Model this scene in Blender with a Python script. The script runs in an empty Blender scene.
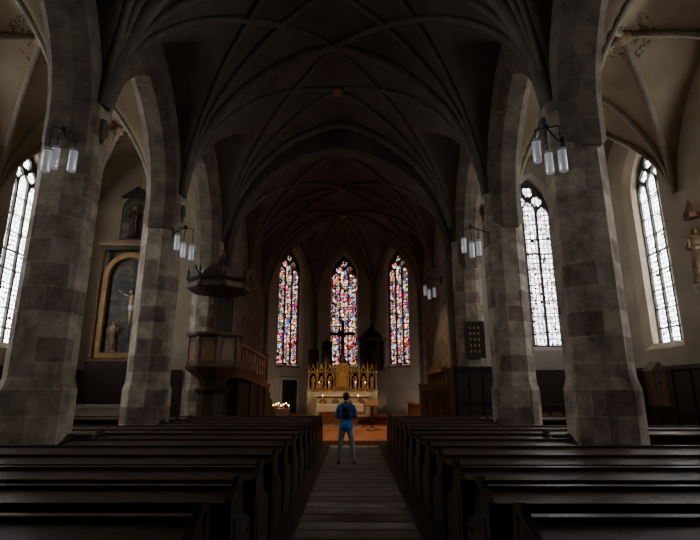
import bpy, math, random, bmesh
from mathutils import Vector, Matrix, noise
random.seed(4)
S=bpy.context.scene
col=S.collection
pi=math.pi
# ------------------------------------------------------------------ materials
def newmat(n):
    m=bpy.data.materials.new(n); m.use_nodes=True
    nt=m.node_tree; b=nt.nodes['Principled BSDF']; return m,nt,b
def N(nt,t,**k):
    n=nt.nodes.new(t)
    for a,v in k.items(): setattr(n,a,v)
    return n
def ramp(nt,stops,interp='LINEAR'):
    r=N(nt,'ShaderNodeValToRGB'); cr=r.color_ramp; cr.interpolation=interp
    while len(cr.elements)<len(stops): cr.elements.new(0.5)
    for e,(p,c) in zip(cr.elements,stops): e.position=p; e.color=(*c,1)
    return r
def noisy(name,c1,c2,scale=3,rough=.85,bump=.15,metal=0,stretch=(1,1,1),spec=.3):
    m,nt,b=newmat(name)
    tc=N(nt,'ShaderNodeTexCoord'); mp=N(nt,'ShaderNodeMapping'); mp.inputs['Scale'].default_value=stretch
    nz=N(nt,'ShaderNodeTexNoise'); nz.inputs['Scale'].default_value=scale; nz.inputs['Detail'].default_value=6
    r=ramp(nt,[(.3,c1),(.7,c2)])
    nt.links.new(tc.outputs['Object'],mp.inputs[0]); nt.links.new(mp.outputs[0],nz.inputs['Vector'])
    nt.links.new(nz.outputs['Fac'],r.inputs[0]); nt.links.new(r.outputs[0],b.inputs['Base Color'])
    if bump:
        bp=N(nt,'ShaderNodeBump'); bp.inputs['Strength'].default_value=bump; bp.inputs['Distance'].default_value=.02
        nt.links.new(nz.outputs['Fac'],bp.inputs['Height']); nt.links.new(bp.outputs[0],b.inputs['Normal'])
    b.inputs['Roughness'].default_value=rough; b.inputs['Metallic'].default_value=metal
    b.inputs['Specular IOR Level'].default_value=spec
    return m
def ashlar(name,c1,c2,mortar,bw=.62,bh=.42,bias=0,rough=.85,coord='UV',msize=.012,stain=(.55,1.2),off=.5,shift=0):
    m,nt,b=newmat(name)
    tc=N(nt,'ShaderNodeTexCoord')
    br=N(nt,'ShaderNodeTexBrick'); br.offset=off
    br.inputs['Scale'].default_value=1; br.inputs['Brick Width'].default_value=bw; br.inputs['Row Height'].default_value=bh
    br.inputs['Mortar Size'].default_value=msize; br.inputs['Mortar Smooth'].default_value=.3; br.inputs['Bias'].default_value=bias
    br.inputs['Color1'].default_value=(*c1,1); br.inputs['Color2'].default_value=(*c2,1); br.inputs['Mortar'].default_value=(*mortar,1)
    mp=N(nt,'ShaderNodeMapping'); mp.inputs['Location'].default_value=(shift,0,0)
    nt.links.new(tc.outputs[coord],mp.inputs[0]); nt.links.new(mp.outputs[0],br.inputs['Vector'])
    nz=N(nt,'ShaderNodeTexNoise'); nz.inputs['Scale'].default_value=2.1; nz.inputs['Detail'].default_value=10; nz.inputs['Roughness'].default_value=.72
    nt.links.new(tc.outputs['Object'],nz.inputs['Vector'])
    a,c=stain
    r=ramp(nt,[(.34,(a,a*.96,a*.93)),(.64,(c,c*.97,c*.92))])
    nt.links.new(nz.outputs['Fac'],r.inputs[0])
    mx=N(nt,'ShaderNodeMix',data_type='RGBA',blend_type='MULTIPLY'); mx.inputs[0].default_value=1
    nt.links.new(br.outputs['Color'],mx.inputs[6]); nt.links.new(r.outputs[0],mx.inputs[7])
    nt.links.new(mx.outputs[2],b.inputs['Base Color'])
    bp=N(nt,'ShaderNodeBump'); bp.inputs['Strength'].default_value=.35; bp.inputs['Distance'].default_value=.02
    nt.links.new(nz.outputs['Fac'],bp.inputs['Height']); nt.links.new(bp.outputs[0],b.inputs['Normal'])
    b.inputs['Roughness'].default_value=rough; b.inputs['Specular IOR Level'].default_value=.25
    return m
M={}
M['pillar']=ashlar('pillar_stone',(.50,.43,.345),(.19,.125,.112),(.50,.44,.36),.72,.44,-.2,stain=(.42,1.15),msize=.009)
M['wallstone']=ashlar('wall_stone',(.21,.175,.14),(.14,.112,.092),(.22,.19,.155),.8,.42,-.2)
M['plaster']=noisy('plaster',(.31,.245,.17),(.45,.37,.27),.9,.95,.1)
M['apseplaster']=noisy('apse_plaster',(.33,.29,.24),(.44,.39,.33),.9,.95,.1)
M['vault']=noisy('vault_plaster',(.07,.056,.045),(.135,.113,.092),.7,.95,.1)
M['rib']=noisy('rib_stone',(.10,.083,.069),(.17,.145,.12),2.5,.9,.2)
M['wood']=noisy('dark_wood',(.020,.011,.007),(.050,.030,.019),5,.5,.12,0,(1,8,8),.35)
M['woodtop']=noisy('pew_wood',(.06,.036,.024),(.12,.078,.053),5,.42,.1,0,(1,8,8),.45)
M['woodb']=noisy('brown_wood',(.13,.066,.032),(.24,.13,.068),4,.5,.12,0,(6,6,1),.4)
M['pulp']=noisy('pulpit_wood',(.06,.032,.018),(.12,.068,.038),4,.5,.12,0,(6,6,1),.4)
M['black']=noisy('black_wood',(.010,.008,.007),(.030,.022,.017),6,.45,.2)
M['gold']=noisy('gilding',(.45,.27,.09),(.75,.50,.20),14,.4,.3,.7)
M['goldd']=noisy('old_gilding',(.20,.12,.045),(.42,.26,.11),14,.5,.3,.5)
M['stone']=noisy('carved_stone',(.40,.36,.29),(.55,.49,.40),6,.8,.2)
M['ribl']=noisy('aisle_rib_stone',(.22,.18,.13),(.31,.26,.20),6,.8,.2)
M['white']=noisy('altar_linen',(.75,.72,.66),(.85,.82,.76),8,.8,.1)
M['iron']=noisy('iron',(.02,.02,.02),(.05,.05,.05),8,.5,.1,.5)
M['lead']=noisy('tracery_stone',(.05,.047,.043),(.10,.095,.09),8,.8,.1)
M['skin']=noisy('skin',(.50,.32,.23),(.58,.38,.28),8,.6,.03)
M['hair']=noisy('hair',(.02,.013,.009),(.05,.035,.025),30,.6,.4)
M['jacket']=noisy('blue_jacket',(.03,.13,.42),(.05,.20,.58),10,.6,.2)
M['jeans']=noisy('jeans',(.30,.33,.39),(.43,.46,.53),25,.85,.2)
M['shoe']=noisy('shoe',(.03,.03,.03),(.07,.07,.07),20,.6,.1)
M['pack']=noisy('backpack_cloth',(.01,.015,.03),(.03,.035,.06),15,.7,.2)
M['red']=noisy('red_cloth',(.35,.02,.015),(.5,.05,.03),8,.8,.1)
M['statue']=noisy('dark_carving',(.02,.016,.012),(.06,.045,.035),9,.6,.4)
M['poly']=noisy('painted_carving',(.16,.07,.045),(.42,.30,.17),7,.55,.3)
M['body']=noisy('pale_flesh',(.42,.31,.21),(.55,.42,.29),8,.6,.1)
def emis(name,c,s):
    m,nt,b=newmat(name); b.inputs['Base Color'].default_value=(*c,1)
    b.inputs['Emission Color'].default_value=(*c,1); b.inputs['Emission Strength'].default_value=s; return m
M['flame']=emis('flame',(1,.6,.2),25)
m,nt,b=newmat('lamp_tube'); b.inputs['Base Color'].default_value=(.8,.82,.85,1); b.inputs['Metallic'].default_value=.4; b.inputs['Roughness'].default_value=.3
b.inputs['Emission Color'].default_value=(.9,.94,1,1); b.inputs['Emission Strength'].default_value=.13; M['tube']=m
M['floor']=ashlar('floor_slabs',(.36,.33,.29),(.24,.22,.19),(.05,.045,.04),1.62,.40,0,.5,'Object',.03,(.6,1.1),0,.19)
def boardmat():
    m,nt,b=newmat('chancel_floor')
    tc=N(nt,'ShaderNodeTexCoord'); br=N(nt,'ShaderNodeTexBrick')
    br.inputs['Scale'].default_value=1; br.inputs['Brick Width'].default_value=.45; br.inputs['Row Height'].default_value=.45; br.offset=0
    br.inputs['Color1'].default_value=(.50,.19,.07,1); br.inputs['Color2'].default_value=(.40,.14,.05,1); br.inputs['Mortar'].default_value=(.18,.07,.025,1)
    br.inputs['Mortar Size'].default_value=.012
    nt.links.new(tc.outputs['Object'],br.inputs['Vector']); nt.links.new(br.outputs['Color'],b.inputs['Base Color'])
    b.inputs['Roughness'].default_value=.3; return m
M['cfloor']=boardmat()
def stained(name,strength,scale,stops,panel=(.28,.36),vary=0.0,rnd=1.0,mort=.016):
    m,nt,b=newmat(name)
    tc=N(nt,'ShaderNodeTexCoord'); mp=N(nt,'ShaderNodeMapping')
    nt.links.new(tc.outputs['Object'],mp.inputs[0]); mp.inputs['Rotation'].default_value=(pi/2,0,0)
    v=N(nt,'ShaderNodeTexVoronoi'); v.inputs['Scale'].default_value=scale; v.inputs['Randomness'].default_value=rnd
    nt.links.new(mp.outputs[0],v.inputs['Vector'])
    sp=N(nt,'ShaderNodeSeparateColor'); nt.links.new(v.outputs['Color'],sp.inputs[0])
    nz=N(nt,'ShaderNodeTexNoise'); nz.inputs['Scale'].default_value=1.9; nz.inputs['Detail'].default_value=2
    nt.links.new(mp.outputs[0],nz.inputs['Vector'])
    ad=N(nt,'ShaderNodeMath',operation='MULTIPLY_ADD'); nt.links.new(nz.outputs['Fac'],ad.inputs[0]); ad.inputs[1].default_value=2.0; nt.links.new(sp.outputs[0],ad.inputs[2])
    fr=N(nt,'ShaderNodeMath',operation='FRACT'); nt.links.new(ad.outputs[0],fr.inputs[0])
    r=ramp(nt,stops,'CONSTANT'); nt.links.new(fr.outputs[0],r.inputs[0])
    v2=N(nt,'ShaderNodeTexVoronoi',feature='DISTANCE_TO_EDGE'); v2.inputs['Scale'].default_value=scale; v2.inputs['Randomness'].default_value=rnd
    nt.links.new(mp.outputs[0],v2.inputs['Vector'])
    g=N(nt,'ShaderNodeMath',operation='GREATER_THAN'); g.inputs[1].default_value=.07; nt.links.new(v2.outputs['Distance'],g.inputs[0])
    br=N(nt,'ShaderNodeTexBrick'); br.offset=0; br.inputs['Scale'].default_value=1
    br.inputs['Brick Width'].default_value=panel[0]; br.inputs['Row Height'].default_value=panel[1]; br.inputs['Mortar Size'].default_value=mort
    nt.links.new(mp.outputs[0],br.inputs['Vector'])
    iv=N(nt,'ShaderNodeMath',operation='SUBTRACT'); iv.inputs[0].default_value=1; nt.links.new(br.outputs['Fac'],iv.inputs[1])
    mu=N(nt,'ShaderNodeMath',operation='MULTIPLY'); nt.links.new(g.outputs[0],mu.inputs[0]); nt.links.new(iv.outputs[0],mu.inputs[1])
    va=N(nt,'ShaderNodeMapRange'); va.inputs['To Min'].default_value=1-vary; va.inputs['To Max'].default_value=1+vary; nt.links.new(sp.outputs[1],va.inputs[0])
    mv=N(nt,'ShaderNodeMath',operation='MULTIPLY'); nt.links.new(mu.outputs[0],mv.inputs[0]); nt.links.new(va.outputs[0],mv.inputs[1])
    ms=N(nt,'ShaderNodeMath',operation='MULTIPLY'); ms.inputs[1].default_value=strength; nt.links.new(mv.outputs[0],ms.inputs[0])
    nt.links.new(r.outputs[0],b.inputs['Emission Color']); nt.links.new(ms.outputs[0],b.inputs['Emission Strength'])
    b.inputs['Base Color'].default_value=(.02,.02,.02,1); b.inputs['Roughness'].default_value=.3
    return m
M['stained']=stained('stained_glass',2.3,4.6,[(0,(.02,.06,.42)),(.12,(.85,.015,.005)),(.26,(1,.86,.62)),(.36,(.98,.40,.03)),(.46,(.03,.12,.60)),(.54,(.70,.76,.85)),(.62,(.09,.015,.02)),(.70,(1,.95,.88)),(.80,(.60,.02,.01)),(.87,(.02,.03,.10)),(.92,(.04,.20,.07)),(.95,(.95,.65,.15))],(.56,.75),.7,1.0,.02)
M['clear']=stained('leaded_clear_glass',18,9,[(0,(1,1,1)),(.3,(.86,.93,1)),(.6,(1,.98,.92)),(.9,(.72,.78,.80))],(.14,.16),.3)
M['mixed']=stained('leaded_pale_glass',8,8,[(0,(1,1,1)),(.3,(.88,.92,1.0)),(.5,(1,.97,.93)),(.74,(.85,.80,.80)),(.86,(.6,.12,.1)),(.91,(.3,.38,.7))],(.16,.2),.45)
def paintmat():
    m,nt,b=newmat('oil_painting')
    tc=N(nt,'ShaderNodeTexCoord'); nz=N(nt,'ShaderNodeTexNoise'); nz.inputs['Scale'].default_value=1.8; nz.inputs['Detail'].default_value=4; nz.inputs['Distortion'].default_value=1.2
    nt.links.new(tc.outputs['Object'],nz.inputs['Vector'])
    r=ramp(nt,[(.3,(.012,.010,.008)),(.5,(.04,.03,.022)),(.6,(.13,.09,.05)),(.7,(.07,.03,.02))]); nt.links.new(nz.outputs['Fac'],r.inputs[0])
    nt.links.new(r.outputs[0],b.inputs['Base Color']); b.inputs['Roughness'].default_value=.5; return m
M['paint']=paintmat()
BAY=4.65; PY=[-5.25,-0.6,4.05,8.7,13.35,18.0]
def aislevault():
    m,nt,b=newmat('painted_vault')
    L=nt.links.new
    tc=N(nt,'ShaderNodeTexCoord'); sx=N(nt,'ShaderNodeSeparateXYZ'); L(tc.outputs['Object'],sx.inputs[0])
    def ma(op,a,bb=None):
        n=N(nt,'ShaderNodeMath',operation=op)
        for i,v in enumerate((a,bb)):
            if v is None: continue
            if isinstance(v,(int,float)): n.inputs[i].default_value=v
            else: L(v,n.inputs[i])
        return n.outputs[0]
    ax=ma('SUBTRACT',ma('ABSOLUTE',sx.outputs[0]),7.8)
    y=ma('ADD',sx.outputs[1],5.25+BAY*4); y=ma('MODULO',y,BAY); y=ma('SUBTRACT',y,BAY/2)
    rr=ma('SQRT',ma('ADD',ma('MULTIPLY',ax,ax),ma('MULTIPLY',y,y)))
    mask=ma('LESS_THAN',rr,.85)
    nz=N(nt,'ShaderNodeTexNoise'); nz.inputs['Scale'].default_value=4; nz.inputs['Distortion'].default_value=2.0; L(tc.outputs['Object'],nz.inputs['Vector'])
    th=ma('MULTIPLY',mask,ma('GREATER_THAN',nz.outputs['Fac'],.57))
    nz2=N(nt,'ShaderNodeTexNoise'); nz2.inputs['Scale'].default_value=.8; nz2.inputs['Detail'].default_value=5; L(tc.outputs['Object'],nz2.inputs['Vector'])
    base=ramp(nt,[(.3,(.21,.15,.09)),(.7,(.34,.26,.17))]); L(nz2.outputs['Fac'],base.inputs[0])
    c2=ramp(nt,[(.4,(.20,.035,.02)),(.6,(.08,.09,.045))]); L(nz2.outputs['Fac'],c2.inputs[0])
    mx=N(nt,'ShaderNodeMix',data_type='RGBA'); L(th,mx.inputs[0]); L(base.outputs[0],mx.inputs[6]); L(c2.outputs[0],mx.inputs[7])
    L(mx.outputs[2],b.inputs['Base Color']); b.inputs['Roughness'].default_value=.95
    return m
M['avault']=aislevault()
# ------------------------------------------------------------------ builder
class B:
    def __init__(s): s.v=[];s.f=[];s.m=[];s.sm=[];s.mats=[]
    def mi(s,k):
        if k not in s.mats: s.mats.append(k)
        return s.mats.index(k)
    def add(s,vs,fs,mat,smooth=False,T=None):
        o=len(s.v)
        for p in vs: s.v.append(tuple(T@Vector(p)) if T is not None else tuple(p))
        i=s.mi(mat)
        for f in fs: s.f.append([a+o for a in f]); s.m.append(i); s.sm.append(smooth)
    def box(s,x0,x1,y0,y1,z0,z1,mat,T=None):
        vs=[(x,y,z) for z in (z0,z1) for y in (y0,y1) for x in (x0,x1)]
        s.add(vs,[(0,2,3,1),(4,5,7,6),(0,1,5,4),(2,6,7,3),(0,4,6,2),(1,3,7,5)],mat,False,T)
    def lathe(s,cx,cy,prof,mat,n=16,smooth=True,rot=0,T=None,sx=1,sy=1):
        vs=[];fs=[]
        for r,z in prof:
            for k in range(n):
                a=2*pi*k/n+rot; vs.append((cx+r*sx*math.cos(a),cy+r*sy*math.sin(a),z))
        for j in range(len(prof)-1):
            for k in range(n):
                k2=(k+1)%n; fs.append((j*n+k,j*n+k2,(j+1)*n+k2,(j+1)*n+k))
        fs.append(tuple(range(n))[::-1]); fs.append(tuple((len(prof)-1)*n+k for k in range(n)))
        s.add(vs,fs,mat,smooth,T)
    def tube(s,p,q,r,mat,r2=None,n=10):
        p=Vector(p);q=Vector(q);d=q-p
        T=Matrix.Translation(p)@d.to_track_quat('Z','Y').to_matrix().to_4x4()
        s.lathe(0,0,[(r,0),(r if r2 is None else r2,d.length)],mat,n,True,0,T)
    def ball(s,c,r,mat,sc=(1,1,1),n=12):
        prof=[(max(r*math.sin(pi*i/8),1e-4),-r*math.cos(pi*i/8)) for i in range(9)]
        s.lathe(0,0,prof,mat,n,True,0,Matrix.Translation(c)@Matrix.Diagonal((*sc,1)))
    def prism(s,pts,a,b,mat,axis='x',T=None):
        n=len(pts)
        def P(t,p):
            return {'x':(t,p[0],p[1]),'y':(p[0],t,p[1]),'z':(p[0],p[1],t)}[axis]
        vs=[P(a,p) for p in pts]+[P(b,p) for p in pts]
        fs=[tuple(range(n)),tuple(range(2*n-1,n-1,-1))]+[(i,i+n,(i+1)%n+n,(i+1)%n) for i in range(n)]
        s.add(vs,fs,mat,False,T)
    def obj(s,name,parent=None,loc=(0,0,0),rz=0,bevel=0):
        me=bpy.data.meshes.new(name); me.from_pydata(s.v,[],s.f); me.update()
        for k in s.mats: me.materials.append(M[k])
        for p,i,q in zip(me.polygons,s.m,s.sm): p.material_index=i; p.use_smooth=q
        bm=bmesh.new(); bm.from_mesh(me); bmesh.ops.recalc_face_normals(bm,faces=bm.faces); bm.to_mesh(me); bm.free()
        o=bpy.data.objects.new(name,me); col.objects.link(o); o.location=loc; o.rotation_euler[2]=rz
        if parent: o.parent=parent
        return o
def empty(name,loc=(0,0,0),rz=0):
    e=bpy.data.objects.new(name,None); col.objects.link(e); e.location=loc; e.rotation_euler[2]=rz; e.empty_display_size=.2; return e
def arch(cx,hw,z,rise,n=10):
    R=(hw*hw+rise*rise)/(2*hw); a1=math.asin(min(1,rise/R))
    L=[]
    for i in range(n+1):
        a=a1*i/n; L.append((cx+(R-hw)-R*math.cos(a), z+R*math.sin(a)))
    Rr=[(2*cx-x,zz) for x,zz in L[:-1]][::-1]
    return L+Rr
def ph(t,hw,rise):
    t=min(abs(t),hw); R=(hw*hw+rise*rise)/(2*hw)
    return math.sqrt(max(0,R*R-(t+R-hw)**2))
def win_outline(cx,hw,sill,apex,rise=None):
    if rise is None: rise=hw*1.75
    return [(cx-hw,sill)]+arch(cx,hw,apex-rise,rise)+[(cx+hw,sill)]
def panel(loops,thick,bevel=0):
    cu=bpy.data.curves.new('tmp','CURVE'); cu.dimensions='2D'; cu.fill_mode='BOTH'
    cu.extrude=max(.001,thick/2-bevel); cu.bevel_depth=bevel; cu.bevel_resolution=0
    for L in loops:
        sp=cu.splines.new('POLY'); sp.points.add(len(L)-1)
        for p,(x,y) in zip(sp.points,L): p.co=(x,y,0,1)
        sp.use_cyclic_u=True
    o=bpy.data.objects.new('tmp',cu); col.objects.link(o)
    bpy.context.view_layer.update()
    dg=bpy.context.evaluated_depsgraph_get()
    me=bpy.data.meshes.new_from_object(o.evaluated_get(dg))
    bpy.data.objects.remove(o); bpy.data.curves.remove(cu)
    uvl=me.uv_layers.new(name='UVMap') if not me.uv_layers else me.uv_layers[0]
    for lp in me.loops:
        c=me.vertices[lp.vertex_index].co; uvl.data[lp.index].uv=(c.x+c.z*.9,c.y)
    return me
def place(me,name,origin,udir,ndir,mat,parent=None,depth=0):
    u=Vector(udir).normalized(); n=Vector(ndir).normalized(); o=Vector(origin)
    for v in me.vertices:
        c=v.co.copy(); v.co=o+u*c.x+Vector((0,0,c.y))+n*(c.z+depth)
    me.materials.clear(); me.materials.append(M[mat])
    for p in me.polygons: p.material_index=0; p.use_smooth=False
    me.update()
    ob=bpy.data.objects.new(name,me); col.objects.link(ob)
    if parent: ob.parent=parent
    return ob
wcount=[0]
def window(center,udir,ndir,hw,sill,apex,glass,lights=3,depth=.5):
    wcount[0]+=1
    a=math.atan2(udir[1],udir[0])
    e=empty('window_%d'%wcount[0],(center[0],center[1],0),a)
    sgn=1 if Vector((-math.sin(a),math.cos(a),0)).dot(Vector(ndir))>0 else -1
    rise=hw*1.75; spring=apex-rise
    outer=win_outline(0,hw,sill,apex)
    holes=[]
    fr=.07; mul=.085
    w=(2*hw-2*fr-(lights-1)*mul)/lights
    lz=spring-.15
    for i in range(lights):
        cx=-hw+fr+w/2+i*(w+mul)
        up=.22 if (lights==3 and i==1) else 0
        holes.append(win_outline(cx,w/2,sill+fr,lz+w*.8+up,w*.8))
    R=hw*.27
    def circ(cx,cz,r,lob=4,ph0=0):
        pts=[]
        for k in range(32):
            t=2*pi*k/32; rr=r*(.80+.20*abs(math.cos(lob/2*(t+ph0)))); pts.append((cx+rr*math.cos(t),cz+rr*math.sin(t)))
        return pts
    zc=lz+w*.8+R*.95
    holes.append(circ(-hw*.40,zc+R*.1,R)); holes.append(circ(hw*.40,zc+R*.1,R)) 
    holes.append(circ(0,zc+R*1.85,R*1.0,4,pi/4))
    me=panel([outer]+holes,.14,.0)
    place(me,'tracery',(0,0,0),(1,0,0),(0,sgn,0),'lead',e,depth)
    bb=B()
    z=sill+.55
    while z<spring-.1:
        bb.box(-hw,hw,sgn*(depth-.03)-.018,sgn*(depth-.03)+.018,z-.018,z+.018,'iron'); z+=.62
    bb.obj('saddle_bars',e)
    o2=win_outline(0,hw+.02,sill-.02,apex+.02)
    g=B(); g.prism(o2,sgn*(depth+.02),sgn*(depth+.03),'black','y')
    go=g.obj('glass',e); go.data.materials.clear(); go.data.materials.append(M[glass])
    return e
# ------------------------------------------------------------------ shell
XO=10.2
WC=[PY[2]+BAY/2,PY[3]+BAY/2,15.1]
for sx,nm in((-1,'north'),(1,'south')):
    hs=[win_outline(c,1.0,3.0,10.0,1.75) for c in WC]
    me=panel([[(-6,-.2),(18.9,-.2),(18.9,12.0),(-6,12.0)]]+hs,.9,.2)
    place(me,'wall_'+nm,(sx*XO,0,0),(0,1,0),(sx,0,0),'plaster',None,.45)
    for c in WC: window((sx*XO,c),(0,1),(sx,0,0),.82,3.15,9.9,'clear',3,.5)
me=panel([[(-10.9,-.2),(-5.2,-.2),(-5.2,12.0),(-10.9,12.0)]],.7,0); place(me,'wall_east_north_aisle',(0,18,0),(1,0,0),(0,1,0),'plaster',None,.35)
me=panel([[(5.2,-.2),(10.9,-.2),(10.9,12.0),(5.2,12.0)],win_outline(7.7,.95,3.15,10.3,1.7)],.7,.15); place(me,'wall_east_south_aisle',(0,18,0),(1,0,0),(0,1,0),'apseplaster',None,.35)
window((7.7,18),(1,0),(0,1,0),.84,3.3,10.2,'mixed',3,.4)
# chancel arch
CW=4.45
ou=[(-5.3,0),(-5.3,13.6),(5.3,13.6),(5.3,0),(4.35,0)]+arch(0,4.35,6.8,4.65,14)[::-1]+[(-4.35,0)]
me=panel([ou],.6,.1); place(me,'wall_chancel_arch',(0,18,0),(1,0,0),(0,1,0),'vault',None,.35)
me=panel([[(-11.5,-.2),(11.5,-.2),(11.5,13.6),(-11.5,13.6)]],.5); place(me,'wall_west',(0,-5.25,0),(1,0,0),(0,-1,0),'plaster',None,.25)
for sx,nm in((-1,'chancel_north'),(1,'chancel_south')):
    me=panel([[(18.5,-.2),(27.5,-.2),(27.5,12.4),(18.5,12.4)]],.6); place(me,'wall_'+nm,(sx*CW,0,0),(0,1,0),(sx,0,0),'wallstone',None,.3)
AP=[(-CW,27.4),(-1.85,30.0),(1.85,30.0),(CW,27.4)]
for i,nm in enumerate(('apse_northeast','apse_east','apse_southeast')):
    p=Vector(AP[i]);q=Vector(AP[i+1]);d=q-p;L=d.length;d.normalize(); n=Vector((-d.y,d.x)); mid=(p+q)/2
    me=panel([[(-.1,-.2),(L+.1,-.2),(L+.1,12.4),(-.1,12.4)],win_outline(L/2,.98,3.0,10.45,1.8)],.7,.15)
    place(me,'wall_'+nm,(p.x,p.y,0),(d.x,d.y,0),(n.x,n.y,0),'apseplaster',None,.35)
    window((mid.x,mid.y),(d.x,d.y),(n.x,n.y,0),.80,3.2,10.3,'stained',3,.38)
for sx in(-1,1):
    ou=[(PY[0]-.3,6.4),(PY[0]-.3,11.7),(18.2,11.7),(18.2,6.4)]
    for i in range(4,-1,-1):
        c=PY[i]+BAY/2
        A=arch(c,1.96,6.8,3.25,14)[::-1]
        ou+= [(c+1.96,6.4)]+A+[(c-1.96,6.4)]
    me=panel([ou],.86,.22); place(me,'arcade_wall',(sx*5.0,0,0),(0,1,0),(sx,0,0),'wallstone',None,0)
# vaults
SP=6.9
def nave_z(x,y):
    t=(y-PY[0])%BAY-BAY/2
    return SP+max(ph(x,4.6,5.7),ph(t,BAY/2,3.9))
def aisle_z(x,y):
    t=(y-PY[0])%BAY-BAY/2
    return 6.8+max(ph(abs(x)-7.8,2.4,4.2),ph(t,BAY/2,4.2))
CY0,CY1=18.6,26.0
def chan_z(x,y):
    h=(CY1-CY0)/2; t=(y-CY0)%h-h/2
    return 6.9+max(ph(x,CW,4.7),ph(t,h/2,3.0))
def grid(name,x0,x1,y0,y1,fz,mat,dx=.115,dy=.1163):
    nx=round((x1-x0)/dx);ny=round((y1-y0)/dy)
    vs=[];fs=[]
    for j in range(ny+1):
        for i in range(nx+1):
            x=x0+(x1-x0)*i/nx;y=y0+(y1-y0)*j/ny; vs.append((x,y,fz(x,y)))
    for j in range(ny):
        for i in range(nx):
            a=j*(nx+1)+i; fs.append((a,a+1,a+nx+2,a+nx+1))
    me=bpy.data.meshes.new(name);me.from_pydata(vs,[],fs);me.materials.append(M[mat])
    for p in me.polygons:p.use_smooth=True
    o=bpy.data.objects.new(name,me);col.objects.link(o);return o
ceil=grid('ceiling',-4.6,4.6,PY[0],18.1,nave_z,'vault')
ca=[grid('ceiling_aisle',sx*7.8-2.45,sx*7.8+2.45,PY[0],18.05,aisle_z,'avault') for sx in(-1,1)]
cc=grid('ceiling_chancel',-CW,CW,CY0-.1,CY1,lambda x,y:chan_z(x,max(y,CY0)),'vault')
poly=[(-CW,26.0)]+AP+[(CW,26.0)]
C=Vector((0,26.0)); vs=[];fs=[];nt_=18; ring=[]
for k in range(5):
    p=Vector(poly[k]);q=Vector(poly[k+1]);L=(q-p).length; n=16
    for i in range(n+(1 if k==4 else 0)):
        s=i/n; g=ph((s-.5)*L,L/2,4.25) if k in(1,2,3) else 0
        ring.append((p.lerp(q,s),g))
def apse_z(t,g): return 6.9+max(ph(t*CW,CW,4.7),g if g else 0)
for P,g in ring:
    for j in range(nt_+1):
        t=j/nt_; xy=C.lerp(P,t); vs.append((xy.x,xy.y,min(apse_z(t,g),11.6)))
for i in range(len(ring)-1):
    for j in range(nt_):
        a=i*(nt_+1)+j; fs.append((a,a+1,a+nt_+2,a+nt_+1))
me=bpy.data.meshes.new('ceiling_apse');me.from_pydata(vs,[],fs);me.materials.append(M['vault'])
for p in me.polygons:p.use_smooth=True
o=bpy.data.objects.new('ceiling_apse',me);col.objects.link(o)
def ribs(name,lines,depth,mat='rib'):
    cu=bpy.data.curves.new(name,'CURVE');cu.dimensions='3D';cu.bevel_depth=depth;cu.bevel_resolution=1;cu.use_fill_caps=True
    for L in lines:
        sp=cu.splines.new('POLY');sp.points.add(len(L)-1)
        for p,c in zip(sp.points,L):p.co=(*c,1)
    cu.materials.append(M[mat])
    o=bpy.data.objects.new(name,cu);col.objects.link(o);return o
def line(x0,y0,x1,y1,fz,n=44,off=-.03):
    L=[]
    for i in range(n+1):
        s=i/n; s=.5-.5*math.cos(pi*s)
        x=x0+(x1-x0)*s;y=y0+(y1-y0)*s; L.append((x,y,fz(x,y)+off))
    return L
big=[];sm=[]
for y in PY[1:5]: big.append(line(-4.58,y,4.58,y,nave_z,60))
big.append(line(-4.5,17.95,4.5,17.95,lambda x,y:SP+ph(x,4.6,5.7)-.05,60))
H=BAY/2
for i in range(5):
    y0=PY[i]
    for sx in(-1,1):
        sm.append(line(sx*4.55,y0,0,y0+H,nave_z,40)); sm.append(line(sx*4.55,y0+BAY,0,y0+H,nave_z,40))
        if i<4: sm.append(line(sx*4.55,y0,0,y0+BAY,nave_z,40))
        if i>0: sm.append(line(sx*4.55,y0+BAY,0,y0,nave_z,40))
ribs('vault_ribs_nave_arches',big,.18); ribs('vault_ribs_nave_net',sm,.10)
al=[]
for sx in(-1,1):
    for y in PY[1:5]: al.append(line(sx*5.5,y,sx*10.1,y,aisle_z))
    for i in range(5):
        y0=PY[i]; a,b_=sx*5.5,sx*10.15
        al.append(line(a,y0,b_,y0+BAY,aisle_z)); al.append(line(b_,y0,a,y0+BAY,aisle_z))
ribs('vault_ribs_aisles',al,.085,'ribl')
cl=[];h=(CY1-CY0)/2
fb=lambda x,y:6.9+ph(x,CW,4.7)
for k in range(3): cl.append(line(-4.42,CY0+h*k,4.42,CY0+h*k,fb,60))
for k in range(2):
    y0=CY0+h*k
    for sx in(-1,1):
        cl.append(line(sx*4.4,y0,0,y0+h,fb)); cl.append(line(sx*4.4,y0+h,0,y0,fb))
for P in AP:
    P=Vector(P)*.995
    cl.append([(C.lerp(P,j/30).x,C.lerp(P,j/30).y,6.9+ph(j/30*CW,CW,4.7)-.03) for j in range(31)])
    cl.append([(P.x*.985,P.y-.05,6.9),(P.x*.985,P.y-.05,.5)])
ribs('vault_ribs_chancel',cl,.11)
for i in range(5):
    for q,sx in enumerate((-1,1)):
        bs=B(); bs.lathe(sx*7.8,PY[i]+H,[(.05,10.72),(.2,10.8),(.26,10.9),(.2,11.0)],'poly',12); bs.obj('boss',ca[q])
    bs=B(); bs.lathe(0,PY[i]+H,[(.05,12.35),(.2,12.4),(.22,12.55)],'goldd',12); bs.obj('boss',ceil)
bs=B(); bs.lathe(0,26,[(.05,11.3),(.22,11.38),(.25,11.5)],'goldd',12); bs.lathe(0,CY0+h,[(.05,11.3),(.22,11.38),(.25,11.5)],'goldd',12)
bs.obj('boss',cc)
PR=4.93
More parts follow.
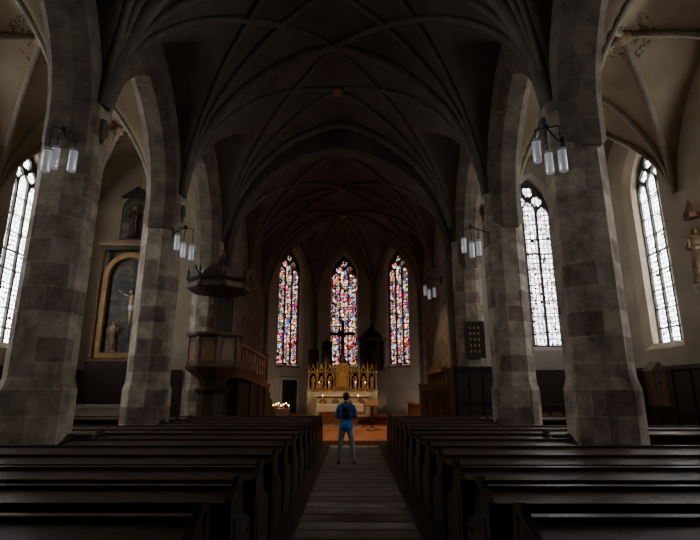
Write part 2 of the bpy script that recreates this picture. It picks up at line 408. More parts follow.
def pillar(x,y):
    prof=[(.63,0),(.63,.25),(.575,.34),(.575,1.75),(.52,1.95),(.51,7.3)]
    vs=[];fs=[];uv=[];n=8
    k8=1/math.cos(pi/8)
    for j,(r,z) in enumerate(prof):
        for k in range(n):
            a=2*pi*(k+.5)/n; vs.append((x+r*k8*math.cos(a),y+r*k8*math.sin(a),z))
    for j in range(len(prof)-1):
        for k in range(n):
            k2=(k+1)%n; fs.append((j*n+k,j*n+k2,(j+1)*n+k2,(j+1)*n+k))
            uv.append([(k*.45,prof[j][1]),((k+1)*.45,prof[j][1]),((k+1)*.45,prof[j+1][1]),(k*.45,prof[j+1][1])])
    me=bpy.data.meshes.new('stone_pillar');me.from_pydata(vs,[],fs);me.materials.append(M['pillar'])
    u=me.uv_layers.new(name='UVMap')
    off=random.random()*3
    for p,q in zip(me.polygons,uv):
        for li,c in zip(p.loop_indices,q): u.data[li].uv=(c[0]*1.0+off,c[1]+round(off*9)*.44)
    o=bpy.data.objects.new('stone_pillar',me);col.objects.link(o)
    c=B(); s=-1 if x>0 else 1
    for q in(s,-s): c.lathe(x+q*.48,y,[(.03,6.50),(.07,6.56),(.10,6.68),(.15,6.78),(.15,6.92),(.10,7.05)],'rib',8,False)
    co=c.obj('corbel'); co.parent=o
for y in PY[1:]:
    pillar(-5.0,y); pillar(PR,y)
f=B(); f.box(-11.3,11.3,-5.6,16.5,-.2,0,'floor'); f.obj('floor')
f=B(); f.box(-11.3,11.3,16.5,18.6,-.2,.14,'cfloor'); f.box(-4.9,4.9,18.6,30.3,-.2,.14,'cfloor')
f.box(-4.6,4.6,24.2,30.3,.14,.30,'cfloor'); f.box(-4.6,4.6,24.7,30.3,.30,.46,'cfloor')
f.obj('floor_chancel')
def dado(name,p,q,n,z1=2.45):
    p=Vector(p);q=Vector(q);d=q-p;L=d.length;a=math.atan2(d.y,d.x)
    T=Matrix.Translation((p.x,p.y,0))@Matrix.Rotation(a,4,'Z'); s=1 if Vector((-math.sin(a),math.cos(a))).dot(Vector(n))>0 else -1
    b=B()
    def bx(x0,x1,d0,d1,z0,z1_,m): b.box(x0,x1,*sorted((s*d0,s*d1)),z0,z1_,m,T)
    bx(0,L,.0,.04,0,z1,'wood'); bx(0,L,.04,.10,0,.18,'wood'); bx(0,L,.04,.12,z1-.12,z1,'wood'); bx(0,L,.04,.08,1.1,1.2,'wood')
    k=0
    while k<L: bx(k,min(k+.09,L),.04,.075,.1,z1-.1,'wood'); k+=.8
    return b.obj(name)
for sx in(-1,1):
    dado('trim_dado',(sx*XO,-5.2),(sx*XO,17.95),(-sx,0))
    dado('trim_dado_east',(sx*5.75,17.98),(sx*10.15,17.98),(0,-1))
# ------------------------------------------------------------------ pews
platforms=B()
def plat(x0,x1,y0,y1): platforms.box(x0,x1,y0,y1,0,.10,'wood')
LX=(-.17,-4.2); RX=(1.40,4.2)
plat(LX[1],LX[0],.9,16.2); plat(RX[0],RX[1],.9,16.2)
for i in range(1,5):
    y0=max(PY[i]+.8,.9); y1=PY[i+1]-.8
    if i==4: y1=16.2
    plat(-9.3,-4.2,y0,y1); plat(4.2,9.3,y0,y1)
platforms.obj('pew_platform')
def pew(xa,xb,y):
    b=B(); x0,x1=min(xa,xb),max(xa,xb); z=.10
    b.prism([(y,z+.30),(y+.03,z+.30),(y-.02,z+.82),(y-.05,z+.82)],x0,x1,'wood')
    b.prism([(y-.32,z+.75),(y-.32,z+.79),(y-.04,z+.84),(y-.04,z+.80)],x0+.04,x1-.04,'woodtop')
    b.prism([(y-.075,z+.82),(y+.01,z+.82),(y+.01,z+.87),(y-.075,z+.87)],x0,x1,'woodtop')
    b.box(x0,x1,y+.03,y+.42,z+.42,z+.455,'woodtop')
    b.box(x0,x1,y+.36,y+.385,z+.30,z+.42,'wood')
    b.box(x0+.05,x1-.05,y-.30,y-.12,z+.14,z+.17,'wood')
    prof=[(y-.34,z),(y+.46,z),(y+.46,z+.40),(y+.43,z+.50),(y+.36,z+.55),(y+.22,z+.57),(y+.12,z+.64),(y+.06,z+.78),(y+.05,z+.90),(y+.02,z+.94),(y-.06,z+.95),(y-.12,z+.92),(y-.16,z+.88),(y-.34,z+.80)]
    nsup=max(2,int((x1-x0)/2.2)+1)
    for k in range(nsup+1):
        xx=x0+(x1-x0)*k/nsup
        if k in(0,nsup): 
            xx=max(x0,min(x1-.05,xx)); b.prism(prof,xx,xx+.05,'wood')
        else: b.box(xx-.02,xx+.02,y+.02,y+.38,z,z+.42,'wood')
    for xe in (x0-.008,x1):
        b.prism([(y-.22,z+.12),(y+.34,z+.12),(y+.34,z+.38),(y-.22,z+.66)],xe,xe+.008,'wood')
    k=x0+.1
    while k<x1-.1: b.box(k,k+.06,y-.03,y,z+.32,z+.76,'wood'); k+=.75
    b.obj('church_pew')
for r in range(15):
    y=1.4+r
    short=any(abs(y+.06-P)<1.2 for P in PY[1:])
    pew(-.38,-4.15 if short else -9.0,y)
    pew(1.62,4.15 if short else 9.0,y)
# ------------------------------------------------------------------ pendant cluster lamps
def lamp(x,y,z,px,py,yaw=0.3):
    b=B()
    d=Vector((px-x,py-y,0)); L=d.length-.48; d.normalize(); e=d*L
    b.tube((e.x,e.y,z+.55),(0,0,z+.62),.018,'iron'); b.lathe(e.x,e.y,[(.05,z+.4),(.05,z+.7)],'iron',8)
    b.lathe(0,0,[(.03,z+.56),(.05,z+.6),(.05,z+.64),(.02,z+.68)],'iron',10)
    for k,(a,dz) in enumerate(((yaw,.02),(yaw+2.1,.12),(yaw+4.2,-.12))):
        qx,qy=.23*math.cos(a),.23*math.sin(a)
        b.tube((0,0,z+.61),(qx,qy,z+.55),.012,'iron'); b.tube((qx,qy,z+.55),(qx,qy,z+dz+.2),.010,'iron')
        b.lathe(qx,qy,[(.02,z+dz+.24),(.065,z+dz+.22),(.072,z+dz+.20),(.072,z+dz-.20),(.066,z+dz-.21),(.06,z+dz-.19)],'tube',16)
        b.lathe(qx,qy,[(.076,z+dz+.205),(.076,z+dz+.185)],'iron',16)
    b.obj('pendant_lamp_cluster',None,(x,y,0))
lamp(-4.72,7.85,5.75,-5.0,8.7); lamp(4.08,7.85,5.75,PR,8.7,1.2)
lamp(-4.12,12.75,5.55,-5.0,13.35,2.0); lamp(3.85,12.75,5.55,PR,13.35)
lamp(-4.3,3.3,5.6,-5.0,4.05); lamp(4.2,3.3,5.6,PR,4.05)
lamp(3.9,20.5,5.85,4.9,20.5)
# ------------------------------------------------------------------ figures
def statue(b,x,y,z,h,mat='statue',mat2=None):
    mat2=mat2 or mat; s=h
    b.lathe(x,y,[(.17*s,z),(.17*s,z+.03*s),(.15*s,z+.05*s),(.14*s,z+.25*s),(.12*s,z+.5*s),(.145*s,z+.68*s),(.13*s,z+.78*s),(.05*s,z+.84*s)],mat,10,True,0,None,1,.7)
    b.ball((x,y,z+.90*s),.065*s,mat2,(1,1,1.25))
    b.tube((x-.13*s,y,z+.76*s),(x-.17*s,y-.05*s,z+.58*s),.04*s,mat); b.tube((x-.17*s,y-.05*s,z+.58*s),(x-.05*s,y-.12*s,z+.60*s),.03*s,mat)
    b.tube((x+.13*s,y,z+.76*s),(x+.18*s,y-.05*s,z+.58*s),.04*s,mat); b.tube((x+.18*s,y-.05*s,z+.58*s),(x+.10*s,y-.14*s,z+.66*s),.03*s,mat)
    b.tube((x+.12*s,y-.14*s,z+.1*s),(x+.12*s,y-.14*s,z+1.0*s),.012*s,mat2)
def christ(b,x,y,z,h,mat='body'):
    s=h
    b.lathe(x,y,[(.045*s,z+.0*s),(.05*s,z+.2*s),(.075*s,z+.42*s),(.07*s,z+.5*s),(.085*s,z+.68*s),(.05*s,z+.76*s),(.03*s,z+.8*s)],mat,10,True,0,None,1,.6)
    b.ball((x-.02*s,y-.03*s,z+.84*s),.055*s,mat,(1,1,1.2))
    b.lathe(x,y,[(.06*s,z+.36*s),(.09*s,z+.40*s),(.085*s,z+.5*s)],'white' if mat=='body' else mat,10,True,0,None,1,.7)
    for q in(-1,1): b.tube((x+q*.07*s,y,z+.74*s),(x+q*.22*s,y,z+.80*s),.025*s,mat); b.tube((x+q*.22*s,y,z+.80*s),(x+q*.38*s,y,z+.9*s),.02*s,mat)
HY=26.6
b=B()
b.box(-1.3,1.3,HY-1.3,HY-.4,.46,1.42,'stone'); b.box(-1.4,1.4,HY-1.38,HY-.35,1.42,1.50,'white')
for k in range(4): b.prism(win_outline(-.96+k*.64,.22,.58,1.32,.3),HY-1.33,HY-1.3,'goldd','y')
b.box(-1.85,1.85,HY-.4,HY+.3,.46,1.70,'stone')
b.box(-1.9,1.9,HY-.45,HY+.3,1.70,1.80,'goldd')
b.box(-1.8,1.8,HY,HY+.2,1.80,2.72,'black')
for k in range(9):
    x=-1.8+k*.45; hc=.0 if abs(k-4)>3 else (.12 if abs(k-4)>1 else .30)
    b.box(x-.03,x+.03,HY-.36,HY+.05,1.80,2.70,'goldd')
    b.lathe(x,HY-.34,[(.055,1.80),(.055,1.88),(.028,1.93),(.028,2.62),(.05,2.66),(.04,2.76),(.022,2.85),(.03,2.88),(.0001,3.22+hc)],'gold',8,False)
for k in range(8):
    x=-1.575+k*.45
    A_=arch(x,.19,2.36,.32,8)
    for p_,q_ in zip(A_,A_[1:]): b.tube((p_[0],HY-.32,p_[1]),(q_[0],HY-.32,q_[1]),.022,'gold',None,6)
    for s in(-1,1): b.tube((x+s*.19,HY-.32,2.62),(x,HY-.32,3.0),.02,'gold',None,6)
    b.lathe(x,HY-.32,[(.03,2.95),(.045,3.0),(.02,3.05),(.001,3.12)],'gold',8)
    if k not in(3,4): statue(b,x,HY-.14,1.82,.66,'poly','body')
b.box(-1.85,1.85,HY-.38,HY+.2,2.68,2.73,'goldd')
b.box(-.36,.36,HY-.5,HY+.1,1.80,2.85,'goldd'); b.prism([(-.42,2.85),(.42,2.85),(.15,3.14),(-.15,3.14)],HY-.5,HY+.1,'goldd','y')
b.prism(win_outline(0,.22,1.90,2.72,.4),HY-.53,HY-.5,'gold','y')
alt=b.obj('high_altar')
b=B(); b.box(-.09,.09,HY-.30,HY-.18,3.2,5.4,'black'); b.box(-.68,.68,HY-.30,HY-.18,4.62,4.79,'black'); b.lathe(0,HY-.24,[(.22,3.142),(.2,3.3),(.12,3.46),(.11,3.6)],'statue',10)
christ(b,0,HY-.38,3.68,1.2,'statue'); b.obj('altar_crucifix')
def ped(name,x,y,z0,h,canopy):
    b=B(); b.lathe(x,y,[(.26,z0),(.26,z0+.1),(.2,z0+.16),(.2,z0+.25)],'statue',8,False); statue(b,x,y,z0+.25,h)
    if canopy:
        b.box(x-.62,x+.62,y+.15,y+.28,z0,z0+h+.35,'statue')
        for s in(-1,1): b.lathe(x+s*.6,y+.05,[(.10,z0),(.08,z0+.2),(.08,z0+h+.1),(.12,z0+h+.25)],'statue',8)
        b.lathe(x,y+.1,[(.72,z0+h+.1),(.78,z0+h+.25),(.62,z0+h+.45),(.50,z0+h+.6),(.25,z0+h+.8),(.03,z0+h+1.05)],'statue',8,False)
    else: b.box(x-.28,x+.28,y+.16,y+.22,z0,z0+h+.1,'statue')
    return b.obj(name)
ped('saint_statue_canopied',1.62,HY+.05,2.74,1.5,True)
ped('saint_statue',-.88,HY,2.74,1.5,False)
ped('saint_statue',-1.60,HY,2.74,1.05,False)
def candle(name,x,y,z,h=.55):
    b=B(); b.lathe(x,y,[(.08,z),(.07,z+.03),(.02,z+.07),(.03,z+h*.3),(.018,z+h*.35),(.02,z+h*.55),(.05,z+h*.6)],'gold',12)
    b.lathe(x,y,[(.018,z+h*.6),(.018,z+h)],'white',10); b.lathe(x,y,[(.004,z+h),(.012,z+h+.02),(.001,z+h+.06)],'flame',8); b.obj(name)
for x in(-1.2,-.7,.7,1.2): candle('altar_candlestick',x,HY-.9,1.501,.6)
b=B(); ay=22.3; b.box(-.95,.95,ay-.4,ay+.4,.14,.24,'stone'); b.box(-.75,.75,ay-.3,ay+.3,.24,1.0,'stone'); b.box(-1.0,1.0,ay-.45,ay+.45,1.0,1.1,'stone')
b.box(-1.02,1.02,ay-.47,ay+.47,1.1,1.125,'white'); b.box(-1.02,1.02,ay-.475,ay-.465,.82,1.12,'white')
for k in range(3): b.prism(win_outline(-.5+k*.5,.18,.3,.92,.3),ay-.32,ay-.3,'gold','y')
b.obj('altar_table')
candle('altar_candlestick',-.8,ay,1.126,.35); candle('altar_candlestick',.8,ay,1.126,.35)
b=B(); lx,ly=1.35,20.6; b.lathe(lx,ly,[(.28,.14),(.26,.2),(.08,.26),(.07,1.05),(.12,1.1)],'woodb',12)
b.prism([(ly-.22,1.08),(ly+.22,1.28),(ly+.22,1.32),(ly-.22,1.12)],lx-.28,lx+.28,'woodb'); b.obj('lectern')
b=B(); b.box(-3.3,-2.4,23.3,23.8,.86,.90,'white'); b.box(-3.3,-2.4,23.29,23.3,.6,.9,'white')
for x in(-3.25,-2.48):
    for y in(23.33,23.74): b.box(x,x+.05,y,y+.05,.14,.86,'woodb')
for k in range(7):
    x=-3.2+k*.12; b.lathe(x,23.55+.06*(k%2),[(.03,.9),(.03,1.0+.05*(k%3))],'red' if k%2 else 'white',8); b.ball((x,23.55+.06*(k%2),1.03+.05*(k%3)),.02,'flame',(1,1,1.6),8)
b.obj('votive_candle_table')
sh=empty('side_shrine',(-CW+.02,25.3,0),pi/2)
b=B()
b.box(-.6,.6,-.5,0,.46,1.3,'stone'); b.box(-.55,.55,-.12,-.02,1.3,2.6,'goldd'); b.prism([(-.6,2.6),(.6,2.6),(0,3.2)],-.35,-.02,'goldd','y')
for k in(-.5,.5): b.box(k-.05,k+.05,-.42,-.3,1.3,2.75,'gold')
b.obj('aedicule',sh)
b=B(); statue(b,0,-.3,1.32,1.15,'poly','body'); b.obj('shrine_figure',sh)
p=Vector(AP[0]);q=Vector(AP[1]);d=(q-p).normalized(); a=math.atan2(d.y,d.x); mid=(p+q)/2
b=B(); b.box(-.55,.55,-.04,-.005,.46,2.3,'black'); b.box(-.68,-.55,-.09,-.005,.46,2.42,'stone'); b.box(.55,.68,-.09,-.005,.46,2.42,'stone'); b.box(-.68,.68,-.09,-.005,2.3,2.45,'stone')
b.box(-.03,.03,-.06,-.04,.46,2.3,'wood'); b.lathe(.4,-.06,[(.03,1.3),(.03,1.36)],'iron',8)
b.obj('door_1',None,(mid.x,mid.y,0),a)
def stalls(name,sx,y0,n):
    b=B(); y1=y0+n*.665
    def bx(x0,x1,ya,yb,z0,z1,m): b.box(*sorted((sx*x0,sx*x1)),ya,yb,z0,z1,m)
    bx(4.32,4.42,y0,y1,.14,2.45,'woodb'); bx(4.05,4.42,y0,y1+.05,2.45,2.58,'woodb')
    bx(3.9,4.32,y0,y1,.14,.55,'woodb')
    for k in range(n+1):
        y=y0+k*.665
        bx(3.85,4.35,y,y+.05,.14,1.1,'woodb'); bx(4.25,4.33,y,y+.06,1.1,2.45,'woodb'); 
        b.lathe(sx*4.25,y+.03,[(.05,2.58),(.05,2.65),(.001,2.85)],'woodb',8)
    bx(3.20,3.26,y0+.1,y1-.1,.14,1.15,'woodb'); bx(3.1,3.4,y0+.1,y1-.1,1.15,1.2,'woodb')
    k=y0+.15
    while k<y1-.2: bx(3.16,3.20,k,k+.08,.14,1.15,'woodb'); k+=.8
    bx(3.15,4.42,y0-.06,y0-.01,.14,1.9,'woodb'); bx(3.1,4.42,y0-.09,y0+.02,1.9,1.98,'woodb')
    for q in range(3): bx(3.22+q*.40,3.52+q*.40,y0-.08,y0-.06,.4,1.7,'pulp')
    b.obj(name)
stalls('choir_stalls',1,19.4,7); stalls('choir_stalls',-1,21.9,2)
b=B(); b.box(4.0,5.85,16.75,16.83,.14,2.4,'black'); b.box(4.0,4.08,16.83,17.2,.14,2.4,'black'); b.box(5.77,5.85,16.83,17.2,.14,2.4,'black'); b.box(3.95,5.9,16.7,17.22,2.4,2.52,'black')
for k in range(4): b.box(4.1+k*.44,4.46+k*.44,16.72,16.75,.4,1.2,'wood'); b.box(4.1+k*.44,4.46+k*.44,16.72,16.75,1.35,2.25,'wood')
b.obj('confessional')
b=B(); b.box(-.32,.32,0,.05,2.9,4.1,'black'); b.box(-.36,.36,-.02,.06,4.1,4.16,'wood');b.box(-.36,.36,-.02,.06,2.84,2.9,'wood'); b.box(-.36,-.32,-.02,.06,2.84,4.16,'wood'); b.box(.32,.36,-.02,.06,2.84,4.16,'wood')
for k in range(5):
    for j in range(3): b.box(-.18+j*.15,-.12+j*.15,-.012,0,3.04+k*.21,3.13+k*.21,'goldd')
b.obj('hymn_board',None,(4.95,17.40,0))
# ------------------------------------------------------------------ pulpit
px,py=-4.1,16.4
b=B()
b.lathe(px,py,[(.70,.14),(.66,.3),(.5,.38),(.45,1.6),(.58,1.75),(.42,1.85),(.46,2.05)],'wood',8,False,pi/8)
b.lathe(px,py,[(.46,2.05),(.90,2.40),(.94,2.48),(.86,2.54),(.84,3.42),(.96,3.50),(.97,3.58),(.86,3.60)],'pulp',8,False,pi/8)
for k in range(8):
    a=k*pi/4; T=Matrix.Translation((px,py,0))@Matrix.Rotation(a,4,'Z')
    b.prism(win_outline(0,.21,2.68,3.30,.2),.77,.81,'woodb','x',T)
    a2=a+pi/8; b.lathe(px+.85*math.cos(a2),py+.85*math.sin(a2),[(.06,2.54),(.04,2.64),(.05,3.0),(.04,3.34),(.07,3.44)],'woodb',8)
b.box(px-.35,px+.35,py+.68,py+.76,3.5,5.1,'wood'); b.box(px-.30,px-.24,py+.66,py+.68,3.6,5.0,'pulp'); b.box(px+.24,px+.30,py+.66,py+.68,3.6,5.0,'pulp')
CS=1.17
b.lathe(px,py,[(r*CS,z) for r,z in [(.45,4.98),(.86,5.04),(.92,5.12),(.88,5.30),(.96,5.42),(.84,5.46),(.66,5.60),(.5,5.70),(.45,5.84),(.26,5.96),(.12,6.1),(.09,6.25),(.01,6.45)]],'wood',8,False,pi/8)
for k in range(8):
    a=k*pi/4; T=Matrix.Translation((px,py,0))@Matrix.Rotation(a,4,'Z')
    b.prism([(-.37,5.42),(.37,5.42),(.22,5.60),(0,5.86),(-.22,5.60)],.78*CS,.84*CS,'wood','x',T)
    b.prism([(-.30,5.10),(.30,5.10),(.30,5.24),(-.30,5.24)],.83*CS,.86*CS,'pulp','x',T)
    a2=a+pi/8; b.lathe(px+.9*CS*math.cos(a2),py+.9*CS*math.sin(a2),[(.05,5.40),(.06,5.48),(.03,5.58),(.05,5.63),(.001,5.85)],'wood',8)
b.ball((px,py,6.42),.08,'goldd')
P0=Vector((-3.55,16.5,0)); P1=Vector((-2.85,19.5,0)); d=(P1-P0); LL=d.length; ang=math.atan2(d.y,d.x)
T=Matrix.Translation(P0)@Matrix.Rotation(ang,4,'Z')
def zf(t): return 2.40-.35*max(0,t-.8)/(LL-.8)
b.prism([(0,2.15),(0,2.42),(.8,2.42),(LL,zf(LL)+.02),(LL,zf(LL)-.25),(.8,2.15)],-.06,.80,'pulp','y',T)
k=.12
while k<LL:
    z=zf(k)
    for yy in(0,.74): b.lathe(k,yy,[(.045,z),(.06,z+.12),(.032,z+.25),(.055,z+.45),(.035,z+.62),(.05,z+.82)],'woodb',8,True,0,T)
    k+=.24
for yy in(0,.74):
    b.prism([(0,3.22),(0,3.34),(.8,3.34),(LL,zf(LL)+.94),(LL,zf(LL)+.82),(.8,3.22)],yy-.07,yy+.07,'woodb','y',T)
    for t in(.05,LL-.08): b.box(t-.07,t+.07,yy-.07,yy+.07,zf(t)-.2,zf(t)+1.05,'woodb',T)
b.box(.5,LL-.1,.0,.06,.14,2.0,'black',T)
for t in(.6,1.6,2.4,LL-.15): b.box(t-.06,t+.06,-.04,.70,.14,zf(t)-.18,'wood',T)
for k in range(7): b.box(LL+k*.22-.02,LL+(k+1)*.22,.0,.74,.14,max(.2,1.90-k*.26),'wood',T)
b.obj('pulpit')
# ------------------------------------------------------------------ side altar
b=B(); X=-7.95; Y=17.85
b.box(X-1.1,X+1.1,16.9,17.86,.14,1.15,'stone'); b.box(X-1.2,X+1.2,16.85,17.86,1.15,1.25,'stone')
b.box(X-1.15,X+1.15,17.5,17.86,1.25,2.75,'wood')
outer=win_outline(X,.90,2.88,6.85,.95); inner=win_outline(X,.76,3.04,6.68,.82)
me=panel([outer,inner],.22,.03)
b.prism(inner,Y-.06,Y-.02,'paint','y')
b.box(X-1.15,X+1.15,Y-.28,Y-.02,6.95,7.1,'wood'); b.box(X-1.25,X+1.25,Y-.34,Y-.02,7.1,7.18,'goldd'); b.box(X-1.1,X+1.1,Y-.28,Y-.02,2.70,2.84,'woodb')
for s in(-1,1):
    b.lathe(X+s*1.06,Y-.16,[(.10,2.84),(.12,2.95),(.07,3.05),(.065,6.5),(.09,6.6),(.12,6.8),(.12,6.95)],'woodb',12)
b.box(X-.75,X+.75,Y-.2,Y-.02,7.18,7.35,'woodb'); b.prism(win_outline(X,.55,7.35,9.2,.55),Y-.14,Y-.02,'wood','y'); b.prism(win_outline(X,.46,7.45,9.08,.46),Y-.17,Y-.13,'paint','y')
statue(b,X,Y-.22,7.45,1.3,'statue','poly')
b.prism([(X-.65,9.15),(X+.65,9.15),(X,9.6)],Y-.2,Y-.02,'wood','y'); b.box(X-.02,X+.02,Y-.12,Y-.08,9.6,10.0,'goldd'); b.box(X-.13,X+.13,Y-.12,Y-.08,9.8,9.84,'goldd')
b.box(X+.17,X+.23,Y-.065,Y-.055,3.4,6.0,'wood')
christ(b,X+.20,Y-.07,4.1,1.45,'body')
for s,hh in((-.38,1.2),(.50,.95)): statue(b,X+s,Y-.07,3.08,hh,'poly','poly')
par=b.obj('side_altar')
fo=place(me,'picture_frame',(0,0,0),(1,0,0),(0,1,0),'goldd',par,Y-.12)
for sx in(-1,1):
    b=B(); b.lathe(sx*9.93,12.6,[(.06,4.0),(.12,4.15),(.22,4.4),(.24,4.5)],'stone',10); statue(b,sx*9.93,12.6,4.5,1.6,'poly','goldd'); b.lathe(sx*9.93,12.6,[(.2,6.35),(.22,6.45),(.12,6.6),(.02,6.9)],'woodb',8,False); b.obj('wall_statue')
b=B(); b.box(5.44,5.66,8.02,8.24,1.5,2.05,'woodb'); b.prism([(5.42,2.05),(5.68,2.05),(5.55,2.2)],8.0,8.26,'woodb','y'); b.box(5.52,5.58,8.0,8.02,1.85,1.87,'iron'); b.obj('offering_box')
b=B(); b.box(6.7,8.7,17.0,17.86,.14,1.15,'wood'); b.box(6.6,8.8,16.95,17.86,1.15,1.25,'wood'); b.box(6.9,8.5,17.55,17.86,1.25,2.3,'wood')
for k in range(4): b.box(6.85+k*.46,7.18+k*.46,16.98,17.0,.3,1.0,'woodb')
b.obj('aisle_altar')
# ------------------------------------------------------------------ person
def person(x,y):
    e=empty('standing_visitor',(x,y,0),math.radians(-4))
    V=[];E=[];R=[]
    def v(p,r): V.append(p);R.append(r if isinstance(r,tuple) else (r,r)); return len(V)-1
    pel=v((0,0,.90),(.145,.110))
    a=v((0,0,1.02),(.140,.108));c=v((0,.0,1.20),(.162,.12));d=v((0,-.005,1.34),(.155,.10));nk=v((0,.0,1.43),(.06,.06));n2=v((0,.012,1.485),(.055,.058))
    h1=v((0,.03,1.545),(.066,.078));h2=v((0,.02,1.60),(.074,.088));h3=v((0,.012,1.64),(.05,.06))
    E+= [(pel,a),(a,c),(c,d),(d,nk),(nk,n2),(n2,h1),(h1,h2),(h2,h3)]
    for s in(-1,1):
        hp=v((s*.090,0,.82),(.092,.100)); k0=v((s*.120,.01,.64),.078); k=v((s*.145,.015,.47),.060); ca=v((s*.16,-.012,.32),.060); an=v((s*.175,-.01,.10),.045); to=v((s*.19,.07,.05),(.045,.04)); t2=v((s*.205,.15,.04),(.04,.03))
        E+= [(pel,hp),(hp,k0),(k0,k),(k,ca),(ca,an),(an,to),(to,t2)]
        sh=v((s*.170,-.005,1.345),.066); m1=v((s*.215,-.02,1.22),.055); el=v((s*.235,-.02,1.09),.048); fa=v((s*.19,.12,1.11),.042); wr=v((s*.125,.235,1.14),.032); pa=v((s*.085,.285,1.165),(.036,.022))
        E+= [(d,sh),(sh,m1),(m1,el),(el,fa),(fa,wr),(wr,pa)]
    me=bpy.data.meshes.new('body');me.from_pydata(V,E,[]);o=bpy.data.objects.new('body',me);col.objects.link(o)
    sk=o.modifiers.new('s','SKIN'); sk.use_smooth_shade=True
    for i,(rx,ry) in enumerate(R): me.skin_vertices[0].data[i].radius=(rx,ry)
    me.skin_vertices[0].data[0].use_root=True
    ss=o.modifiers.new('u','SUBSURF'); ss.levels=2; ss.render_levels=2
    bpy.context.view_layer.update()
    dg=bpy.context.evaluated_depsgraph_get(); m2=bpy.data.meshes.new_from_object(o.evaluated_get(dg)); bpy.data.objects.remove(o)
    o=bpy.data.objects.new('body',m2);col.objects.link(o);o.parent=e
    m2.materials.clear()
    for k in('jeans','jacket','skin','shoe'): m2.materials.append(M[k])
    for p in m2.polygons:
        c=p.center; p.use_smooth=True
        arm=abs(c.x)<.17 and c.y>.19 and c.z>1.0
        if arm and c.y>.235: p.material_index=2
        elif c.z>1.445: p.material_index=2
        elif c.z>.86: p.material_index=1
        elif c.z>.085: p.material_index=0
        else: p.material_index=3
    for s in(-1,1):
        V=[];E=[];R=[]
        for k in range(4):
            ln=[.9,1,.95,.75][k]; z=1.195-k*.02
            b0=len(V); V+= [(s*.08,.295,z),(s*.070,.295+.035*ln,z),(s*.045,.295+.055*ln,z-.003),(s*.02,.295+.045*ln,z-.004)]; R+= [.0095,.009,.0085,.0075]
            E+= [(b0,b0+1),(b0+1,b0+2),(b0+2,b0+3)]
        b0=len(V); V+= [(s*.085,.265,1.15),(s*.062,.255,1.165),(s*.040,.258,1.175)]; R+= [.011,.010,.0085]; E+= [(b0,b0+1),(b0+1,b0+2)]
        me=bpy.data.meshes.new('fingers');me.from_pydata(V,E,[]);f=bpy.data.objects.new('fingers',me);col.objects.link(f);f.parent=e
        f.modifiers.new('s','SKIN').use_smooth_shade=True
        for i,r in enumerate(R): me.skin_vertices[0].data[i].radius=(r,r)
        for i in [0,4,8,12,16]: me.skin_vertices[0].data[i].use_root=True
        f.modifiers.new('u','SUBSURF').levels=1; me.materials.append(M['skin'])
    b=B(); b.box(-.055,.055,.275,.31,1.13,1.20,'iron'); b.tube((0,.31,1.165),(0,.35,1.165),.026,'iron'); b.obj('camera_body',e)
    b=B(); b.ball((0,.000,1.607),.094,'hair',(.93,1.06,.90),16); b.ball((0,-.025,1.565),.075,'hair',(1.0,.85,1.0),16)
    b.obj('hair',e)
    b=B()
    for s in(-1,1):
        b.ball((s*.088,.02,1.56),.026,'skin',(.4,.7,1.2)); b.ball((s*.03,.098,1.575),.012,'white'); b.ball((s*.03,.108,1.575),.006,'black')
    b.tube((0,.100,1.58),(0,.125,1.548),.008,'skin',.014); b.ball((0,.102,1.525),.02,'red',(1.1,.4,.3))
    b.obj('face',e)
    b=B()
    b.lathe(0,-.15,[(.05,1.06),(.085,1.07),(.105,1.11),(.105,1.22),(.095,1.31),(.06,1.35),(.02,1.36)],'pack',16,True,0,None,1,.65)
    b.lathe(0,-.215,[(.03,1.09),(.065,1.11),(.065,1.18),(.04,1.2)],'pack',12,True,0,None,1,.5)
    for s in(-1,1):
        pts=[(s*.08,-.12,1.34),(s*.105,-.03,1.435),(s*.115,.07,1.41),(s*.125,.125,1.30),(s*.135,.115,1.15),(s*.145,0,1.07),(s*.08,-.13,1.08)]
        for p,q in zip(pts,pts[1:]): b.tube(p,q,.012,'pack')
    b.obj('backpack',e)
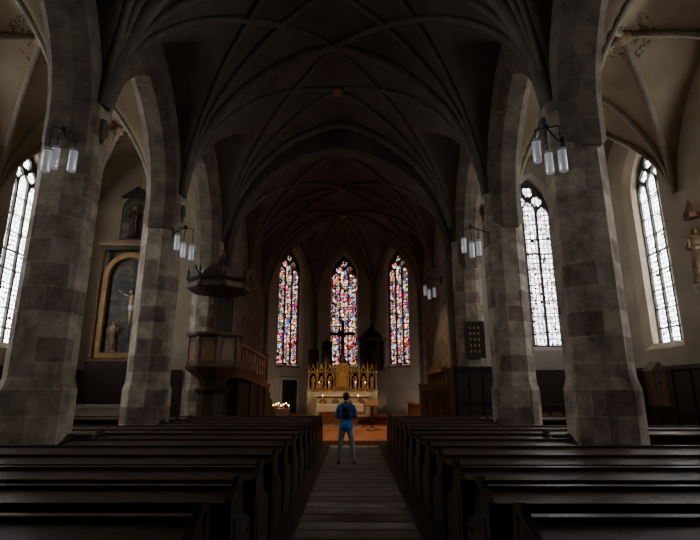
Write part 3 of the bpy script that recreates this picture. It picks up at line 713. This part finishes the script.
    b=B(); b.lathe(0,0,[(.155,.80),(.172,.81),(.165,.92),(.145,1.0)],'jacket',20,True,0,None,1,.82); b.lathe(0,0,[(.07,1.41),(.072,1.45),(.062,1.465)],'jacket',16); b.obj('jacket_hem',e)
person(.40,12.25)
# ------------------------------------------------------------------ lights
def spot(name,loc,tgt,power,ang,colr=(1,.72,.42),r=.12):
    l=bpy.data.lights.new(name,'SPOT'); l.energy=power; l.spot_size=math.radians(ang); l.spot_blend=.5; l.color=colr; l.shadow_soft_size=r
    o=bpy.data.objects.new(name,l); col.objects.link(o); o.location=loc; o.rotation_euler=(Vector(tgt)-Vector(loc)).to_track_quat('-Z','Y').to_euler()
spot('floor_fill_spot',(-3.2,20.2,7.5),(0,HY-.5,1.6),900,28,(1,.70,.38))
spot('floor_fill_spot',(3.2,20.2,7.5),(0,HY-.5,1.6),900,28,(1,.70,.38))
spot('floor_fill_spot',(0,19.2,10.0),(0,19.8,.3),2200,48,(1,.68,.38))  # added fill, brightens the chancel floor rather than the altar
spot('shrine_spotlight',(-2.5,23.5,5.5),(-4.3,25.3,1.9),350,35)
spot('stall_fill_spot',(0,18.9,8.5),(4.0,21.0,1.5),800,50)  # added warm spot so the choir stalls stand out, no fixture behind it
spot('pulpit_fill_spot',(-.5,14.0,10.5),(-3.8,16.8,3.0),350,32,(1,.8,.6))  # extra spot above the nave, added only to lift the dark pulpit
spot('apse_wall_fill',(-3.0,25.0,.8),(-3.2,29,4.0),80,100,(1,.87,.72))  # pair added to lighten apse walls that their own windows leave dark
spot('apse_wall_fill',(3.0,25.0,.8),(3.2,29,4.0),80,100,(1,.87,.72))
w=bpy.data.worlds.new('World'); S.world=w; w.use_nodes=True; w.node_tree.nodes['Background'].inputs[0].default_value=(.5,.6,.75,1); w.node_tree.nodes['Background'].inputs[1].default_value=.05
# ------------------------------------------------------------------ camera
cd=bpy.data.cameras.new('camera'); cd.sensor_width=36; cd.lens=480*36/700; cd.clip_start=.05; cd.clip_end=200
co=bpy.data.objects.new('camera',cd); col.objects.link(co); co.location=(.57,0,1.75); co.rotation_euler=(math.radians(104),0,math.radians(.36)); S.camera=co
